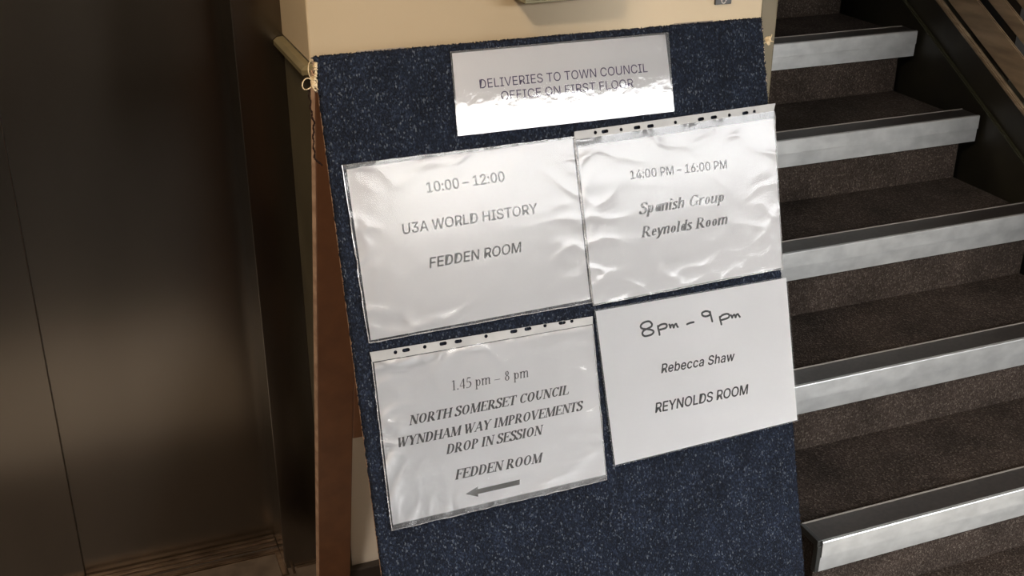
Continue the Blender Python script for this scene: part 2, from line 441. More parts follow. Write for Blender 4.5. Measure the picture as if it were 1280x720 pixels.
# carpet facing: fine grid with pile relief and frayed outline
def carpet_mesh():
    NX, NY = 240, 440
    vs_, fs = [], []
    for j in range(NY + 1):
        for i in range(NX + 1):
            x = BW * i / NX; y = -BH * j / NY
            p = Vector((x, y, 0))
            ex = (noise.noise(p * 90) * .0016 + noise.noise(p * 330) * .0014)
            ey = (noise.noise(p * 90 + Vector((9, 3, 1))) * .0014 + noise.noise(p * 330 + Vector((5, 5, 5))) * .0014)
            edge = min(i, NX - i, j, NY - j)
            dx = ex if (i < 2 or i > NX - 2) else 0
            dy = ey if (j < 2 or j > NY - 2) else 0
            z = .0002 + noise.noise(p * 420) * .0007 - (0.002 if edge == 0 else 0)
            # corners are cut slightly round
            if j == 0 and i > NX - 3: dy -= .002 * (i - (NX - 3)) / 3
            vs_.append((x + dx, y + dy, z))
    for j in range(NY):
        for i in range(NX):
            a = j * (NX + 1) + i
            fs.append((a, a + NX + 1, a + NX + 2, a + 1))
    me = bpy.data.meshes.new('carpet_facing'); me.from_pydata(vs_, [], fs)
    # skirt down to the backing
    bm = bmesh.new(); bm.from_mesh(me); bpy.data.meshes.remove(me)
    be = [e_ for e_ in bm.edges if e_.is_boundary]
    r_ = bmesh.ops.extrude_edge_only(bm, edges=be)
    for g in r_['geom']:
        if isinstance(g, bmesh.types.BMVert): g.co.z = -.007 - (TH + .001 if g.co.y > -.003 else 0)
    bmesh.ops.recalc_face_normals(bm, faces=bm.faces[:])
    return bm
obj('carpet_facing', carpet_mesh(), m_carpet, board, smooth=True)
bm = nb(.003, BW - .003, -BH, -.009, -.007 - TH, -.0065, bevel=.001)
obj('plywood_panel', bm, m_edge, board)
# crusted glue and backing showing along the side edges
def crust(x, side, y0, y1, seed):
    bm = bmesh.new(); pts = []
    n = 60
    for i in range(n + 1):
        y = y0 + (y1 - y0) * i / n
        pts.append((x + side * (.0012 + .0012 * noise.noise(Vector((seed, y * 60, 0)))), y, -.007 + .002 * noise.noise(Vector((seed, 3, y * 50)))))
    return tube(bm, pts, .0028, 6, .45)
obj('frayed_edge', crust(0.001, -1, -.006, -.042, 1.3), m_rawedge, board)['label'] = 'pale frayed backing along left edge'
obj('frayed_edge', crust(BW - .001, 1, -.010, -.36, 5.1), m_rawedge, board)['label'] = 'pale frayed backing along right edge'
# carpet fringe: loops standing proud of the edge
def fringe():
    vs_, fs = [], []
    def loop(x, y, z, dx, dy, r_):
        b0 = len(vs_)
        for (a, b2, c) in ((1, 0, 0), (-1, 0, 0), (0, 1, 0), (0, -1, 0), (0, 0, 1), (0, 0, -1)):
            vs_.append((x + dx + a * r_, y + dy + b2 * r_, z + c * r_))
        for f in ((0, 2, 4), (2, 1, 4), (1, 3, 4), (3, 0, 4), (2, 0, 5), (1, 2, 5), (3, 1, 5), (0, 3, 5)):
            fs.append(tuple(b0 + q for q in f))
    for i in range(900):
        x = random.uniform(0, BW)
        loop(x, 0, -random.uniform(0, .005), 0, random.uniform(-.001, .0006), random.uniform(.0006, .0011))
    for i in range(1500):
        y = -random.uniform(0, BH)
        for X, s in ((0, -1), (BW, 1)):
            loop(X, y, -random.uniform(0, .005), s * random.uniform(-.001, .0005), 0, random.uniform(.0006, .0011))
    me = bpy.data.meshes.new('carpet_fringe'); me.from_pydata(vs_, [], fs); return me
fo = obj('carpet_fringe', fringe(), m_carpet, board); fo['kind'] = 'stuff'
# rear frame: two legs and rails, splayed the other way; built in world axes, expressed in board space
MBI = MB.inverted()
LB = math.tan(math.radians(15.2))
def rear_box(x0, x1, s0, s1, t0, t1, bev=.0015):
    """s = distance down the frame from the hinge, t = thickness backwards"""
    bm = nb(x0, x1, t0, t1, -s1, -s0, bevel=bev)
    a = math.atan(LB)
    R = Matrix.Rotation(a, 4, 'X')
    hinge = Matrix.Translation((0, BO.y + .028, BO.z - .032))
    bm.transform(MBI @ hinge @ R)
    return bm
LL = (BO.z - .032 - .006) / math.cos(math.atan(LB))
lx0 = BO.x + .0035; lx1 = BO.x + BW - .004
def rear(name, x0, x1, s0, s1, m=m_wood):
    return obj(name, rear_box(x0, x1, s0, s1, 0, .018), m, board)
legL = rear('leg', lx0 + .0012, lx0 + .057, 0, LL)
legR = rear('leg', lx1 - .057, lx1, 0, LL)
obj('leg_edge', rear_box(lx0, lx0 + .0013, 0, LL, .0003, .0177, 0), m_edge, legL)['label'] = 'pale raw plywood edge'
# rail whose lower edge shows beside the board
import itertools
dd = ray((449, 547)); hy, hz = BO.y + .028, BO.z - .032
# intersect sight line with the frame plane  Y = hy + (hz - Z)*LB
t_ = (hy + (hz - CAM_H) * LB) / (dd.y + dd.z * LB)
zr = CAM_H + dd.z * t_
sr = (hz - zr) / math.cos(math.atan(LB))
rear('rail', lx0 + .057, lx1 - .057, sr - .16, sr)
rear('rail', lx0 + .057, lx1 - .057, 0.0, .06)
for x in (.06, BW - .12):
    bm = nb(x, x + .06, -.035, -.002, -.030, -.0262, bevel=.001)
    tube(bm, [(x, 0.001, -.030), (x + .06, 0.001, -.030)], .003)
    obj('hinge', bm, m_trimline, board)

# twine knots at the top corners, and a dark cord hanging on the left
def b3(p, n): q = bd(p, n); return Vector((q.x, q.y, n))
bm = bmesh.new()
kn = b3((392, 103), -.004)
for k in range(5):
    pts = []
    ph = k * 1.3
    for i in range(13):
        t = i / 12 * 2 * math.pi
        pts.append(kn + Vector((math.cos(t + ph) * .0032 + .001, math.sin(t) * (.0075 - k * .0005) + (k - 2) * .0012, math.sin(t * 2 + ph) * .002)))
    tube(bm, pts, .0013, 6, .3)
lp = [b3(p, -.004) for p in ((391, 103), (388, 99), (383, 98), (379, 102), (378, 108), (381, 112), (386, 111), (390, 108))]
tube(bm, spline(lp, 5), .0007, 6, .25)
tube(bm, spline([b3(p, -.004) for p in ((390, 101), (386, 92), (385.5, 82), (388, 76))], 5), .0006, 6, .25)
tube(bm, spline([b3(p, .0) for p in ((393, 100), (395, 92), (394, 84), (395, 78))], 5), .0022, 6, .5)
tube(bm, spline([b3(p, -.002) for p in ((393, 106), (397, 111), (400, 112))], 5), .0007, 6, .3)
tw = obj('twine_knot', bm, m_twine, board); tw['label'] = 'frayed pale twine loop at top left corner'
bm = bmesh.new()
kn = b3((960, 51), -.004)
for k in range(5):
    pts = []
    for i in range(13):
        t = i / 12 * 2 * math.pi
        pts.append(kn + Vector((math.cos(t + k) * .003, math.sin(t) * .0042 + (k - 2) * .0006, math.sin(t * 2 + k) * .002)))
    tube(bm, pts, .0011, 6, .3)
for e_ in ((965, 43), (963, 47), (967, 52), (955, 54)):
    tube(bm, spline([kn, b3(((960 + e_[0]) / 2 + 1, (51 + e_[1]) / 2), -.003), b3(e_, -.003)], 4), .0007, 6, .3)
tw = obj('twine_knot', bm, m_twine, board); tw['label'] = 'frayed pale twine tuft at top right corner'
bm = bmesh.new()
cpx = [(387, 112), (386, 121), (389, 127), (387.5, 134), (390, 141), (390, 147), (393, 153), (391.5, 159), (392.5, 165), (391, 171),
       (392.5, 177), (391.5, 184), (393.5, 190), (393, 197), (396, 201), (400, 204), (403, 207)]
tube(bm, spline([b3(p, .001) for p in cpx], 5), .0011, 6, .4)
obj('hanging_cord', bm, m_cord, board)

# ------------------------------------------------------------------ lettering
# serif alphabet drawn as thick and thin strokes; unit = cap height
def G_line(x0, y0, x1, y1, w): return ('l', x0, y0, x1, y1, w)
def glyphs(T, t):
    l = lambda x0, y0, x1, y1, w: ('l', x0, y0, x1, y1, w)
    s = lambda x, y, h: ('l', x - h, y, x + h, y, t * 1.05)
    a = lambda cx, cy, rx, ry, a0, a1: ('a', cx, cy, rx, ry, a0, a1)
    p = lambda *q: ('p', q)
    e = t / 2
    g = {}
    g['A'] = (.76, [l(.07, 0, .38, 1, t), l(.36, 1, .66, 0, T), l(.17, .35, .54, .35, t), s(.07, e, .10), s(.66, e, .13)])
    g['C'] = (.72, [a(.40, .5, .34, .49, 48, 312), l(.64, .70, .64, .98, t), l(.65, .22, .62, .12, t)])
    g['D'] = (.76, [l(.16, 0, .16, 1, T), l(.04, 1 - e, .36, 1 - e, t), l(.04, e, .36, e, t), a(.34, .5, .36, .485, -90, 90)])
    E = [l(.16, 0, .16, 1, T), l(.04, 1 - e, .60, 1 - e, t), l(.16, .52, .44, .52, t), l(.60, 1, .60, .78, t), l(.45, .40, .45, .64, t)]
    g['E'] = (.68, E + [l(.04, e, .62, e, t), l(.63, 0, .65, .24, t)])
    g['F'] = (.63, E + [s(.16, e, .14)])
    g['G'] = (.80, [a(.40, .5, .34, .49, 48, 312), l(.64, .70, .64, .98, t), l(.64, .42, .64, .06, T), s(.64, .43, .13)])
    g['H'] = (.82, [l(.16, 0, .16, 1, T), l(.66, 0, .66, 1, T), l(.16, .51, .66, .51, t)] + [s(x, y, .14) for x in (.16, .66) for y in (e, 1 - e)])
    g['I'] = (.38, [l(.18, 0, .18, 1, T), s(.18, e, .14), s(.18, 1 - e, .14)])
    g['L'] = (.64, [l(.16, 0, .16, 1, T), l(.04, e, .58, e, t), s(.16, 1 - e, .14), l(.59, 0, .61, .28, t)])
    g['M'] = (.98, [l(.14, 0, .14, 1, t), l(.17, 1, .48, .02, T), l(.46, 0, .80, 1, t), l(.82, 0, .82, 1, T), s(.14, e, .11), s(.82, e, .13), s(.12, 1 - e, .10), s(.84, 1 - e, .10)])
    g['N'] = (.80, [l(.14, 0, .14, 1, t), l(.14, 1, .66, .02, T), l(.67, 0, .67, 1, t), s(.14, e, .11), s(.11, 1 - e, .10), s(.67, 1 - e, .12)])
    g['O'] = (.80, [a(.39, .5, .34, .49, 0, 360)])
    P = [l(.16, 0, .16, 1, T), l(.04, 1 - e, .34, 1 - e, t), l(.16, .46, .34, .46, t), a(.33, .72, .26, .255, -90, 90), s(.16, e, .14)]
    g['P'] = (.66, P)
    g['R'] = (.76, P + [l(.34, .48, .64, .01, T), s(.67, e, .09)])
    g['S'] = (.58, [p((.47, .80), (.42, .93), (.28, .98), (.13, .92), (.10, .75), (.22, .60), (.40, .46), (.50, .30), (.42, .08), (.26, .02), (.10, .08), (.05, .22)),
                    l(.49, .72, .49, .98, t), l(.04, .02, .04, .28, t)])
    g['T'] = (.68, [l(.33, 0, .33, 1, T), l(.04, 1 - e, .62, 1 - e, t), l(.04, 1, .04, .76, t), l(.62, 1, .62, .76, t), s(.33, e, .14)])
    g['U'] = (.78, [l(.16, 1, .16, .32, T), a(.39, .33, .245, .32, 180, 360), l(.62, 1, .62, .30, t), s(.16, 1 - e, .14), s(.62, 1 - e, .11)])
    g['V'] = (.74, [l(.10, 1, .37, .02, T), l(.37, .0, .64, 1, t), s(.12, 1 - e, .13), s(.64, 1 - e, .10)])
    g['W'] = (1.02, [l(.09, 1, .29, .02, T), l(.29, 0, .49, .95, t), l(.44, 1, .66, .02, T), l(.66, 0, .90, 1, t), s(.10, 1 - e, .12), s(.44, 1 - e, .12), s(.90, 1 - e, .10)])
    g['Y'] = (.74, [l(.10, 1, .36, .48, T), l(.37, .48, .62, 1, t), l(.36, .5, .36, 0, T), s(.11, 1 - e, .12), s(.63, 1 - e, .10), s(.36, e, .13)])
    X = .67
    def arch(x0, x1): return [p((x0, .44), (x0 + .07, .58), (x0 + .16, .655), (x1 - .05, .64), (x1, .55), (x1, .40), (x1, 0))]
    g['n'] = (.54, [l(.11, 0, .11, X, T)] + arch(.11, .41) + [s(.05, X - e, .06), s(.11, e, .08), s(.42, e, .08)])
    g['m'] = (.84, [l(.11, 0, .11, X, T)] + arch(.11, .41) + arch(.41, .71) + [s(.05, X - e, .06), s(.11, e, .08), s(.41, e, .08), s(.72, e, .08)])
    g['h'] = (.55, [l(.11, 0, .11, 1.0, T), s(.06, 1 - e, .06), s(.11, e, .08), s(.42, e, .08)] + arch(.11, .41))
    g['r'] = (.42, [l(.11, 0, .11, X, T), p((.11, .42), (.18, .58), (.28, .65), (.36, .60)), s(.05, X - e, .06), s(.11, e, .09)])
    g['i'] = (.29, [l(.13, 0, .13, X, T), l(.13, .84, .13, 1.0, T * 1.05), s(.07, X - e, .06), s(.14, e, .09)])
    g['l'] = (.29, [l(.13, 0, .13, 1.0, T), s(.07, 1 - e, .06), s(.14, e, .09)])
    g['a'] = (.52, [a(.23, .33, .17, .32, 0, 360), l(.41, .05, .41, X, T), s(.45, e, .06)])
    g['d'] = (.54, [a(.24, .33, .17, .32, 0, 360), l(.42, .03, .42, 1.0, T), s(.38, 1 - e, .05), s(.46, e, .06)])
    g['u'] = (.56, [l(.10, X, .10, .22, T), p((.10, .24), (.12, .06), (.22, .02), (.34, .08), (.42, .24)), l(.43, X, .43, .02, T), s(.06, X - e, .07), s(.38, X - e, .06), s(.47, e, .05)])
    g['p'] = (.56, [l(.12, -.32, .12, X, T), a(.29, .33, .19, .32, 0, 360), s(.06, X - e, .06), s(.12, -.32 + e, .10)])
    g['o'] = (.52, [a(.26, .33, .20, .32, 0, 360)])
    g['e'] = (.46, [a(.24, .33, .19, .32, 12, 318), l(.06, .36, .43, .36, t)])
    g['s'] = (.42, [p((.34, .54), (.28, .64), (.18, .65), (.10, .57), (.14, .46), (.28, .30), (.34, .17), (.26, .04), (.14, .02), (.06, .12))])
    g['y'] = (.50, [l(.07, X, .25, .06, T), p((.45, X), (.27, .06), (.16, -.22), (.03, -.28)), s(.08, X - e, .08), s(.43, X - e, .06)])
    g['1'] = (.50, [l(.28, 0, .28, .99, T), l(.12, .86, .28, .99, t), s(.28, e, .12)])
    g['4'] = (.56, [l(.38, 0, .38, .99, T), l(.38, .99, .04, .30, t), l(.04, .28, .50, .28, t)])
    g['5'] = (.54, [l(.16, .98, .44, .98, T), l(.16, .98, .12, .58, t), p((.12, .58), (.30, .60), (.44, .45), (.44, .24), (.32, .05), (.14, .01), (.06, .06))])
    g['8'] = (.56, [a(.27, .75, .16, .235, 0, 360), a(.27, .27, .20, .26, 0, 360)])
    g['.'] = (.27, [l(.12, 0, .12, T * 1.2, T * 1.2)])
    g['-'] = (.62, [l(.04, .30, .56, .30, t * 1.1)])
    g[' '] = (.30, [])
    return g
def draw_strokes(bm, strokes, ox, T, t, shear, sp=(1, 1)):
    def quadstrip(pts, wid):
        L, R_ = [], []
        for i, p_ in enumerate(pts):
            d = (pts[min(i + 1, len(pts) - 1)] - pts[max(i - 1, 0)])
            if d.length < 1e-9: d = Vector((1, 0))
            d.normalize(); n_ = Vector((-d.y, d.x)) * wid[i] / 2
            L.append(p_ + n_); R_.append(p_ - n_)
        va = [bm.verts.new((ox + q.x + shear * q.y, q.y, 0)) for q in L]
        vb = [bm.verts.new((ox + q.x + shear * q.y, q.y, 0)) for q in R_]
        for i in range(len(pts) - 1): bm.faces.new((vb[i], vb[i + 1], va[i + 1], va[i]))
    for s_ in strokes:
        if s_[0] == 'l':
            a_, b_ = Vector((s_[1], s_[2])), Vector((s_[3], s_[4]))
            # keep horizontal cut ends for stems by drawing a parallelogram
            dx, dy = abs(b_.x - a_.x), abs(b_.y - a_.y)
            if dy > dx * .8:
                w_ = s_[5] / 2 * math.hypot(dx, dy) / dy
                q = [(a_.x - w_, a_.y), (a_.x + w_, a_.y), (b_.x + w_, b_.y), (b_.x - w_, b_.y)]
                v_ = [bm.verts.new((ox + x + shear * y, y, 0)) for x, y in q]
                f = bm.faces.new(v_ if b_.y > a_.y else list(reversed(v_)))
            else: quadstrip([a_, b_], [s_[5]] * 2)
        else:
            if s_[0] == 'a':
                _, cx, cy, rx, ry, a0, a1 = s_
                n_ = max(6, int(abs(a1 - a0) / 15)); pts = []
                for i in range(n_ + 1):
                    th = math.radians(a0 + (a1 - a0) * i / n_)
                    ww = t + (T - t) * abs(math.cos(th)) ** 1.5
                    pts.append(Vector((cx + (rx - ww / 2) * math.cos(th), cy + (ry - ww / 2 + t * .0) * math.sin(th))))
                wid = [t + (T - t) * abs(math.cos(math.radians(a0 + (a1 - a0) * i / n_))) ** 1.5 for i in range(n_ + 1)]
            else:
                pts = [Vector((q.x, q.y)) for q in spline([(x, y, 0) for x, y in s_[1]], 4)]
                wid = []
                for i in range(len(pts)):
                    d = pts[min(i + 1, len(pts) - 1)] - pts[max(i - 1, 0)]
                    d = d.normalized() if d.length > 0 else Vector((0, 1))
                    diag = abs(d.y) if d.x * d.y > 0 else max(abs(d.y), .9 * (abs(d.x) > .35) * (abs(d.y) > .35))
                    wid.append(t + (T - t) * min(1, diag) ** 1.3)
            quadstrip(pts, wid)
def serif_mesh(text, T=.19, t=.06, shear=.0, tracking=.0):
    g = glyphs(T, t); bm = bmesh.new(); x = 0
    for ch in text:
        adv, st_ = g[ch]
        draw_strokes(bm, st_, x, T, t, shear)
        x += adv + tracking
    me = bpy.data.meshes.new('text_line'); bm.to_mesh(me); bm.free(); return me
import os
SANS = None
try:
    SANS = bpy.data.fonts.load(os.path.join(bpy.utils.resource_path('LOCAL'), 'datafiles', 'fonts', 'Inter.woff2'))
except Exception:
    SANS = None
def sans_mesh(text, bold=.0, shear=0.0, space=1.0):
    c = bpy.data.curves.new('text_line', 'FONT'); c.body = text; c.size = 1.0; c.space_character = space
    c.resolution_u = 3
    if SANS: c.font = SANS
    o = bpy.data.objects.new('tmp', c); COL.objects.link(o)
    dg = bpy.context.evaluated_depsgraph_get(); dg.update()
    me = bpy.data.meshes.new_from_object(o.evaluated_get(dg))
    bpy.data.objects.remove(o); bpy.data.curves.remove(c)
    # normalise to cap height 1 (Inter cap height measured from the mesh of an H)
    for v in me.vertices:
        v.co = v.co / CAPH
        v.co.x += shear * v.co.y
    if bold:      # heavier cut: the outline struck again a hair to each side
        bm = bmesh.new()
        for dx, dy in ((0, 0), (bold, 0), (-bold, 0), (0, bold * .7), (0, -bold * .7)):
            for v in me.vertices: v.co.x += dx; v.co.y += dy
            bm.from_mesh(me)
            for v in me.vertices: v.co.x -= dx; v.co.y -= dy
        bm.to_mesh(me); bm.free()
    return me
def cap_height():
    global CAPH
    CAPH = 1.0
    me = sans_mesh('H'); CAPH = max(v.co.y for v in me.vertices); bpy.data.meshes.remove(me)
cap_height()
def place_text(me, p0, p1, hpx, material, root, tl, n, name='text_line'):
    """lay a line of print along the paper from p0 to p1 (its foot), cap height hpx in the picture"""
    a = bd(p0, n); b_ = bd(p1, n); up = bd((p0[0], p0[1] - hpx), n)
    ex = (b_ - a); L = ex.length; ex.normalize(); ey = Vector((-ex.y, ex.x))
    H = (up - a).dot(ey)
    xs = [v.co.x for v in me.vertices]; x0, x1 = min(xs), max(xs)
    for v in me.vertices:
        u = (v.co.x - x0) / (x1 - x0) * L; q = a + ex * u + ey * (v.co.y * H)
        v.co = Vector((q.x - tl.x, q.y - tl.y, n))
    return obj(name, me, material, root)

def notice(name, label, cat, outer, n0, group=None):
    """Empty on the board at the paper's top left corner"""
    tl = bd(outer[0], n0)
    root = thing(name, label, cat, MB @ Matrix.Translation((tl.x, tl.y, 0)), group)
    return root, tl
def quad_grid(px, tl, n, nx=2, ny=2, wave=None, inset=0.0, thick=0.0, seed=0.0, wavy=.0):
    c = [bd(p, n) for p in px]
    bm = bmesh.new(); rows = []
    for j in range(ny + 1):
        v_ = j / ny; row = []
        for i in range(nx + 1):
            u = i / nx
            q = (c[0] * (1 - u) + c[1] * u) * (1 - v_) + (c[3] * (1 - u) + c[2] * u) * v_
            if inset:
                m_ = (c[0] + c[2]) / 2; q = q + (m_ - q).normalized() * inset
            if wavy and (i in (0, nx) or j in (0, ny)):
                q = q + Vector((noise.noise(Vector((q.x * 40, q.y * 40, seed))), noise.noise(Vector((q.x * 40, q.y * 40, seed + 7))))) * wavy
            z = n + (wave(q.x, q.y, u, v_) if wave else 0)
            row.append(bm.verts.new((q.x - tl.x, q.y - tl.y, z)))
        rows.append(row)
    for a, b_ in zip(rows, rows[1:]):
        for i in range(nx): bm.faces.new((a[i], b_[i], b_[i + 1], a[i + 1]))
    if thick:
        r_ = bmesh.ops.solidify(bm, geom=bm.faces[:], thickness=thick)
    return bm
def wrinkle(seed, amp):
    def f(x, y, u, v_):
        s = Vector((seed, 0, 0))
        p = Vector((x, y, 0))
        w1 = noise.noise(p * 14 + s)
        # sharp creases: ridged noise, stronger near the rims
        q = Vector((x * 16 + y * 7, y * 26 - x * 5, seed * 2))
        r1 = 1 - abs(noise.noise(q)) * 2.2
        q2 = Vector((x * 34 - y * 24, y * 16 + x * 12, seed * 3 + 4))
        r2 = 1 - abs(noise.noise(q2)) * 2.2
        rim = max(0, 1 - min(u, 1 - u, v_, 1 - v_) * 5)
        w2 = noise.noise(p * 45 + s)
        return amp * (.25 + .16 * w1 + .05 * w2 + (.12 + .7 * rim) * max(0, r1) ** 4 * .6 + (.08 + .6 * rim) * max(0, r2) ** 4 * .5)
    return f
def holed_strip(px, holes, tl, n, sheet):
    """binding strip with punched round and long holes: real holes, filled 2D curve"""
    c = bpy.data.curves.new('binding_strip', 'CURVE'); c.dimensions = '2D'; c.fill_mode = 'BOTH'; c.resolution_u = 1
    def add(pts):
        s_ = c.splines.new('POLY'); s_.points.add(len(pts) - 1)
        for k, p_ in enumerate(pts): s_.points[k].co = (p_.x - tl.x, p_.y - tl.y, 0, 1)
        s_.use_cyclic_u = True
    q = [bd(p_, n) for p_ in px]
    rim = []
    N = 24
    for k in range(N): rim.append(q[0].lerp(q[1], k / N))
    for k in range(3): rim.append(q[1].lerp(q[2], k / 3))
    for k in range(N): rim.append(q[2].lerp(q[3], k / N))
    for k in range(3): rim.append(q[3].lerp(q[0], k / 3))
    add(rim)
    ex = (q[1] - q[0]).normalized(); ey = Vector((-ex.y, ex.x))
    for hx, hy, o_ in holes:
        m_ = bd((hx, hy), n); r_ = .0024; L = .0026 if o_ else 0
        pts = []
        for k in range(16):
            th = 2 * math.pi * k / 16
            pts.append(m_ + ex * (r_ * math.cos(th) + (L if math.cos(th) > 0 else -L)) + ey * r_ * math.sin(th))
        add(pts)
    o = bpy.data.objects.new('tmp', c); COL.objects.link(o)
    dg = bpy.context.evaluated_depsgraph_get(); dg.update()
    me = bpy.data.meshes.new_from_object(o.evaluated_get(dg))
    bpy.data.objects.remove(o); bpy.data.curves.remove(c)
    bm = bmesh.new(); bm.from_mesh(me); bpy.data.meshes.remove(me)
    for v in bm.verts: v.co.z = n
    r_ = bmesh.ops.extrude_face_region(bm, geom=bm.faces[:])
    for g_ in r_['geom']:
        if isinstance(g_, bmesh.types.BMVert): g_.co.z -= .0004
    bmesh.ops.recalc_face_normals(bm, faces=bm.faces[:])
    return bm
def seam(pts, tl, n, r=.0007, seed=1):
    out_ = []
    P = [bd(p_, n) for p_ in pts]
    for a, b_ in zip(P, P[1:]):
        for k in range(24):
            q = a.lerp(b_, k / 24); dq = noise.noise(Vector((q.x * 70, q.y * 70, seed))) * .0009
            out_.append((q.x - tl.x + dq, q.y - tl.y + dq, n + abs(dq)))
    out_.append((P[-1].x - tl.x, P[-1].y - tl.y, n))
    return tube(bmesh.new(), out_, r, 5, .3)
m_seam = film('welded_pocket_seam', .10, .35)
m_margin = film('doubled_pocket_margin', .22, .6, .3, 60, .0010, .22, .12)
def margin(px, tl, n, root, seed):
    obj('pocket_margin', quad_grid(px, tl, n, 60, 4, wave=lambda x, y, u, v_: .0002 + .0006 * abs(noise.noise(Vector((x * 60, y * 30, seed)))), wavy=.0004, seed=seed), m_margin, root, True)

# 1. deliveries sign ------------------------------------------------
o_ = [(562.6, 64.4), (835.8, 40.2), (843, 139.6), (572, 170.5)]
n = .0026
root, tl = notice('laminated_sign', 'wide white laminated sign about deliveries, topmost sheet on the blue board', 'sign', o_, n)
obj('sheet', quad_grid([(565, 66.6), (831.7, 42.8), (842.2, 138.8), (573.6, 169.6)], tl, n, 12, 4, thick=.0002), m_paper, root)
obj('laminate_border', quad_grid(o_, tl, n - .0003, 12, 4), m_margin, root)
obj('laminate', quad_grid(o_, tl, n + .0006, 40, 16, wave=lambda x, y, u, v_: .0003 + .0002 * noise.noise(Vector((x * 9, y * 9, 3)))), m_lam, root, True)
place_text(sans_mesh('DELIVERIES TO TOWN COUNCIL'), (600.1, 110.6), (809.6, 90.0), 11.4, m_inkblue, root, tl, n + .0003)
place_text(sans_mesh('OFFICE ON FIRST FLOOR'), (627, 125.2), (791.9, 108.7), 11.0, m_inkblue, root, tl, n + .0003)

# 2. world history notice ------------------------------------------
n = .0024
o_ = [(428, 206), (717, 170.5), (740.5, 378), (461, 428.8)]
root, tl = notice('pocketed_notice', 'notice for world history in a clear pocket, upper left of the four sheets', 'notice', o_, n)
obj('sheet', quad_grid([(433, 211.5), (715.5, 173.0), (737.8, 374), (463.5, 425.5)], tl, n, 12, 8, thick=.0002), m_paper, root)
obj('pocket', quad_grid(o_, tl, n + .0012, 110, 80, wave=wrinkle(1.7, .0008), wavy=.0006, seed=2), m_film, root, True)
obj('pocket_seam', seam([(428, 206), (461, 428.8), (740.5, 378), (717, 170.5)], tl, n + .0008), m_seam, root)
K = .0004
margin([(428, 206), (717, 170.5), (715.5, 173.4), (433, 212)], tl, n, root, 3)
place_text(sans_mesh('10:00 \u2013 12:00', .036), (533.8, 241), (631.4, 226.4), 13.0, m_inkgrey, root, tl, n + K)
place_text(sans_mesh('U3A WORLD HISTORY', .028, .07), (503.6, 293.0), (672.6, 266.2), 13.0, m_ink, root, tl, n + K)
place_text(sans_mesh('FEDDEN ROOM', .028, .17), (537, 335.1), (653.2, 314.5), 12.8, m_inkgrey, root, tl, n + K)

# 3. Spanish group --------------------------------------------------
n = .0040
o_ = [(718, 164.5), (969.5, 129), (978.6, 335.6), (741.4, 382)]
root, tl = notice('pocketed_notice', 'notice for the Spanish group in a punched clear pocket, upper right sheet', 'notice', o_, n)
obj('sheet', quad_grid([(721.8, 184), (967, 147.6), (978.0, 334.6), (742.2, 380.6)], tl, n, 12, 8, thick=.0002), m_paper, root)
obj('pocket', quad_grid([(718, 174.4), (967.6, 138.6), (978.6, 335.6), (741.4, 382)], tl, n + .0012, 110, 80, wave=wrinkle(4.1, .0012), wavy=.0006, seed=5), m_film, root, True)
margin([(718, 174.8), (967.2, 139.0), (967, 148.2), (721.8, 184.6)], tl, n, root, 6)
hs = [(118, 122, 0), (150, 118, 1), (204, 112, 0), (257, 105, 1), (302, 100, 1), (385, 88, 0), (470, 77, 1), (513, 71, 1), (565, 64, 0), (618, 57, 1), (648, 52, 0)]
hs = [(700 + x / 2.667, 120 + y / 2.667, o) for x, y, o in hs]
obj('binding_strip', holed_strip([(718, 164.5), (969.5, 129), (967.2, 139), (718, 175)], hs, tl, n + .0008, None), m_strip, root)
obj('pocket_seam', seam([(718, 172), (741.4, 382), (978.6, 335.6), (968, 139)], tl, n + .0008, seed=4), m_seam, root)
place_text(sans_mesh('14:00 PM \u2013 16:00 PM', .03), (788.1, 224.2), (908.9, 210.2), 10.8, m_inkgrey, root, tl, n + K)
place_text(serif_mesh('Spanish Group', .17, .065, .22), (799, 268.0), (905.5, 251.8), 14.0, m_inkgrey, root, tl, n + K)
place_text(serif_mesh('Reynolds Room', .17, .065, .22), (801.5, 297.2), (910.4, 279.6), 13.8, m_inkgrey, root, tl, n + K)

# 4. drop in session -------------------------------------------------
n = .0030
o_ = [(462, 440.5), (741, 395.3), (758.3, 599.8), (489.6, 663.4)]
root, tl = notice('pocketed_notice', 'notice for a council drop in session with an arrow, lower left sheet', 'notice', o_, n)
obj('sheet', quad_grid([(467.6, 453.6), (741.2, 406), (757, 593.8), (491.2, 656.6)], tl, n, 12, 8, thick=.0002), m_paper, root)
obj('pocket', quad_grid([(465, 452.5), (741, 405), (758.3, 599.8), (489.6, 663.4)], tl, n + .0012, 110, 80, wave=wrinkle(8.3, .0019), wavy=.0008, seed=9), m_film, root, True)
margin([(491, 656), (757, 593.2), (758.3, 599.8), (489.6, 663.4)], tl, n, root, 9)
hs = [(110, 150, 0), (143, 143, 1), (201, 133, 0), (258, 123, 1), (305, 116, 1), (391, 100, 0), (477, 85, 1), (521, 77, 1), (574, 67, 0), (627, 58, 1), (657, 53, 0)]
hs = [(450 + x / 2.481, 380 + y / 2.481, o) for x, y, o in hs]
obj('binding_strip', holed_strip([(462, 440.5), (741, 395.3), (741, 405.2), (465.3, 452.8)], hs, tl, n + .0008, None), m_strip, root)
obj('pocket_seam', seam([(465, 452), (489.6, 663.4), (758.3, 599.8), (741, 405)], tl, n + .0008, seed=8), m_seam, root)
place_text(serif_mesh('1.45 pm - 8 pm', .10, .05, .06), (565.5, 488.2), (660.6, 471.2), 12.6, m_inkgrey, root, tl, n + K)
B = dict(T=.19, t=.075, shear=.26)
place_text(serif_mesh('NORTH SOMERSET COUNCIL', **B), (511.5, 531.8), (711.5, 492.6), 12.2, m_ink, root, tl, n + K)
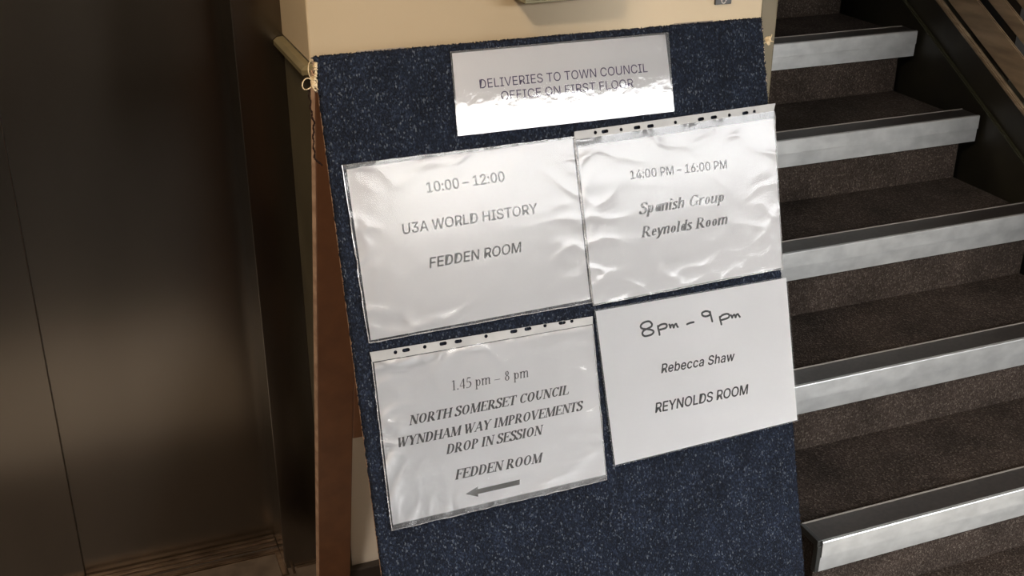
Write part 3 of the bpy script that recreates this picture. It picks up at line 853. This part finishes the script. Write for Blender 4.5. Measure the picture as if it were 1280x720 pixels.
place_text(serif_mesh('WYNDHAM WAY IMPROVEMENTS', **B), (498.5, 559.4), (730.0, 512.2), 12.2, m_ink, root, tl, n + K)
place_text(serif_mesh('DROP IN SESSION', **B), (558, 568.0), (680.5, 542.4), 12.2, m_ink, root, tl, n + K)
place_text(serif_mesh('FEDDEN ROOM', **B), (568.9, 599.8), (679.8, 577.3), 12.4, m_ink, root, tl, n + K)
apx = [(582, 617.6), (597.4, 607.9), (597.0, 611.4), (649.6, 599.3), (649.4, 605.7), (597.4, 617.4), (597.6, 620.8)]
bm = bmesh.new()
bm.faces.new([bm.verts.new((bd(p_, n).x - tl.x, bd(p_, n).y - tl.y, n + K)) for p_ in apx]).normal_flip()
bmesh.ops.recalc_face_normals(bm, faces=bm.faces[:])
obj('arrow', bm, m_arrow, root)

# 5. evening booking -------------------------------------------------
n = .0052
o_ = [(742.2, 387.2), (983.8, 345.4), (998.2, 526), (767, 583.6)]
root, tl = notice('laminated_notice', 'laminated notice with handwritten evening times, lower right sheet', 'notice', o_, n)
obj('sheet', quad_grid([(744.6, 389), (982.6, 347.4), (996.6, 525), (769, 581.4)], tl, n, 12, 8, thick=.0002), m_paper, root)
obj('laminate', quad_grid(o_, tl, n + .0006, 40, 30, wave=lambda x, y, u, v_: .0006 + .0004 * noise.noise(Vector((x * 8, y * 8, 13)))), m_lam2, root, True)
place_text(sans_mesh('Rebecca Shaw', .034, .22, 1.04), (826.5, 466.6), (919.0, 450.4), 11.4, m_ink, root, tl, n + .0003)
place_text(sans_mesh('REYNOLDS ROOM', .034, .20), (819.0, 516.2), (936.4, 491.9), 12.2, m_ink, root, tl, n + .0003)
# handwriting, traced as pen strokes: crop coordinates of a 7.53x enlargement
def pen(strokes, w):
    bm = bmesh.new()
    for s_ in strokes:
        P = [bd((780 + x / 7.53, 370 + y / 7.53), n) for x, y in s_]
        pts = spline([(q.x - tl.x, q.y - tl.y, 0) for q in P], 5)
        L, R_ = [], []
        for i, p_ in enumerate(pts):
            d = (pts[min(i + 1, len(pts) - 1)] - pts[max(i - 1, 0)]).normalized()
            q = Vector((-d.y, d.x, 0)) * w / 2
            L.append(p_ + q); R_.append(p_ - q)
        va = [bm.verts.new((q.x, q.y, n + .0003)) for q in L]; vb = [bm.verts.new((q.x, q.y, n + .0003)) for q in R_]
        for i in range(len(pts) - 1): bm.faces.new((vb[i], vb[i + 1], va[i + 1], va[i]))
        for e_, d_ in ((0, -1), (-1, 1)):       # round ends
            c_ = pts[e_]; ring = [bm.verts.new((c_.x + math.cos(a_) * w / 2, c_.y + math.sin(a_) * w / 2, n + .0003)) for a_ in [k * math.pi / 4 for k in range(8)]]
            bm.faces.new(ring)
    return bm
hw = [[(262, 262), (240, 240), (205, 242), (168, 262), (156, 290), (175, 308), (215, 312), (255, 318), (278, 335), (262, 360), (225, 374), (190, 376), (172, 355), (185, 325), (225, 305), (258, 285), (262, 262)],
      [(318, 282), (322, 310), (330, 340), (334, 366)],
      [(320, 290), (345, 270), (385, 262), (402, 275), (395, 298), (365, 310), (332, 318)],
      [(425, 268), (432, 285), (436, 300), (440, 280), (456, 270), (464, 290), (468, 298), (474, 274), (490, 262), (496, 278), (506, 292)],
      [(592, 266), (620, 254), (655, 246)],
      [(808, 158), (790, 144), (760, 145), (734, 160), (738, 182), (765, 192), (800, 182), (812, 162), (806, 145), (818, 190), (830, 240)],
      [(900, 196), (905, 225), (912, 250), (916, 268)],
      [(902, 202), (925, 180), (965, 168), (988, 176), (985, 200), (955, 215), (915, 226)],
      [(1005, 180), (1014, 196), (1018, 206), (1024, 186), (1038, 176), (1044, 190), (1050, 202), (1056, 180), (1070, 170), (1078, 182), (1090, 196)]]
obj('handwriting', pen(hw, .0028), m_marker, root)

# ------------------------------------------------------------------ small things on the cream wall
pc = on_y((893, 0), WALL_Y); pd = on_y((913, 0), WALL_Y); pb = on_y((903, 5), WALL_Y)
plate = thing('wall_plate', 'small black plate with a pale ring mark on the cream wall', 'plate',
              Matrix.Translation((pc.x, WALL_Y, pb.z)))
pw = pd.x - pc.x
obj('plate_body', nb(0, pw, -.004, 0, 0, pw * 1.4, bevel=.0008), m_sign, plate)
bm = bmesh.new()
pts = [(pw * .5 + math.cos(t_) * .0042, -.0042, .0072 + math.sin(t_) * .0052) for t_ in [2 * math.pi * k / 20 for k in range(21)]]
tube(bm, pts, .0011, 6)
obj('ring_mark', bm, m_signgrey, plate)
# leaflet box, whose underside and shadow meet the top of the picture
a = on_y((640, 0), WALL_Y); c = on_y((752, 0), WALL_Y)
bx = thing('leaflet_box', 'grey-green leaflet box on the cream wall, just above the board', 'box', Matrix.Translation((a.x, WALL_Y, a.z + .0035)))
m_box = mat('grey_green_plastic', (.20, .19, .12), .5)
wbx = c.x - a.x
bm = nb(0, wbx, -.055, 0, .0, .004, bevel=.001)
obj('tray', bm, m_box, bx)
obj('back_plate', nb(0, wbx, -.004, 0, .004, .16, bevel=.001), m_box, bx)
obj('front_plate', nb(0, wbx, -.055, -.051, .004, .10, bevel=.001), m_box, bx)
for x in (0, wbx - .004): obj('side_plate', nb(x, x + .004, -.051, -.004, .004, .13), m_box, bx)
# ceiling lamp that gives the warm light
lamp = thing('ceiling_lamp', 'round opal ceiling lamp in front of the notice board', 'lamp', Matrix.Translation((-.25, .95, CEIL)))
bm = bmesh.new(); tube(bm, [(0, 0, 0), (0, 0, -.03)], .15, 24)
obj('lamp_base', bm, m_white, lamp)
lamp = thing('ceiling_lamp', 'round opal ceiling lamp in front of the lift door', 'lamp', Matrix.Translation((-.5, .05, CEIL)))
bm = bmesh.new(); tube(bm, [(0, 0, 0), (0, 0, -.03)], .18, 24)
obj('lamp_base', bm, m_white, lamp)
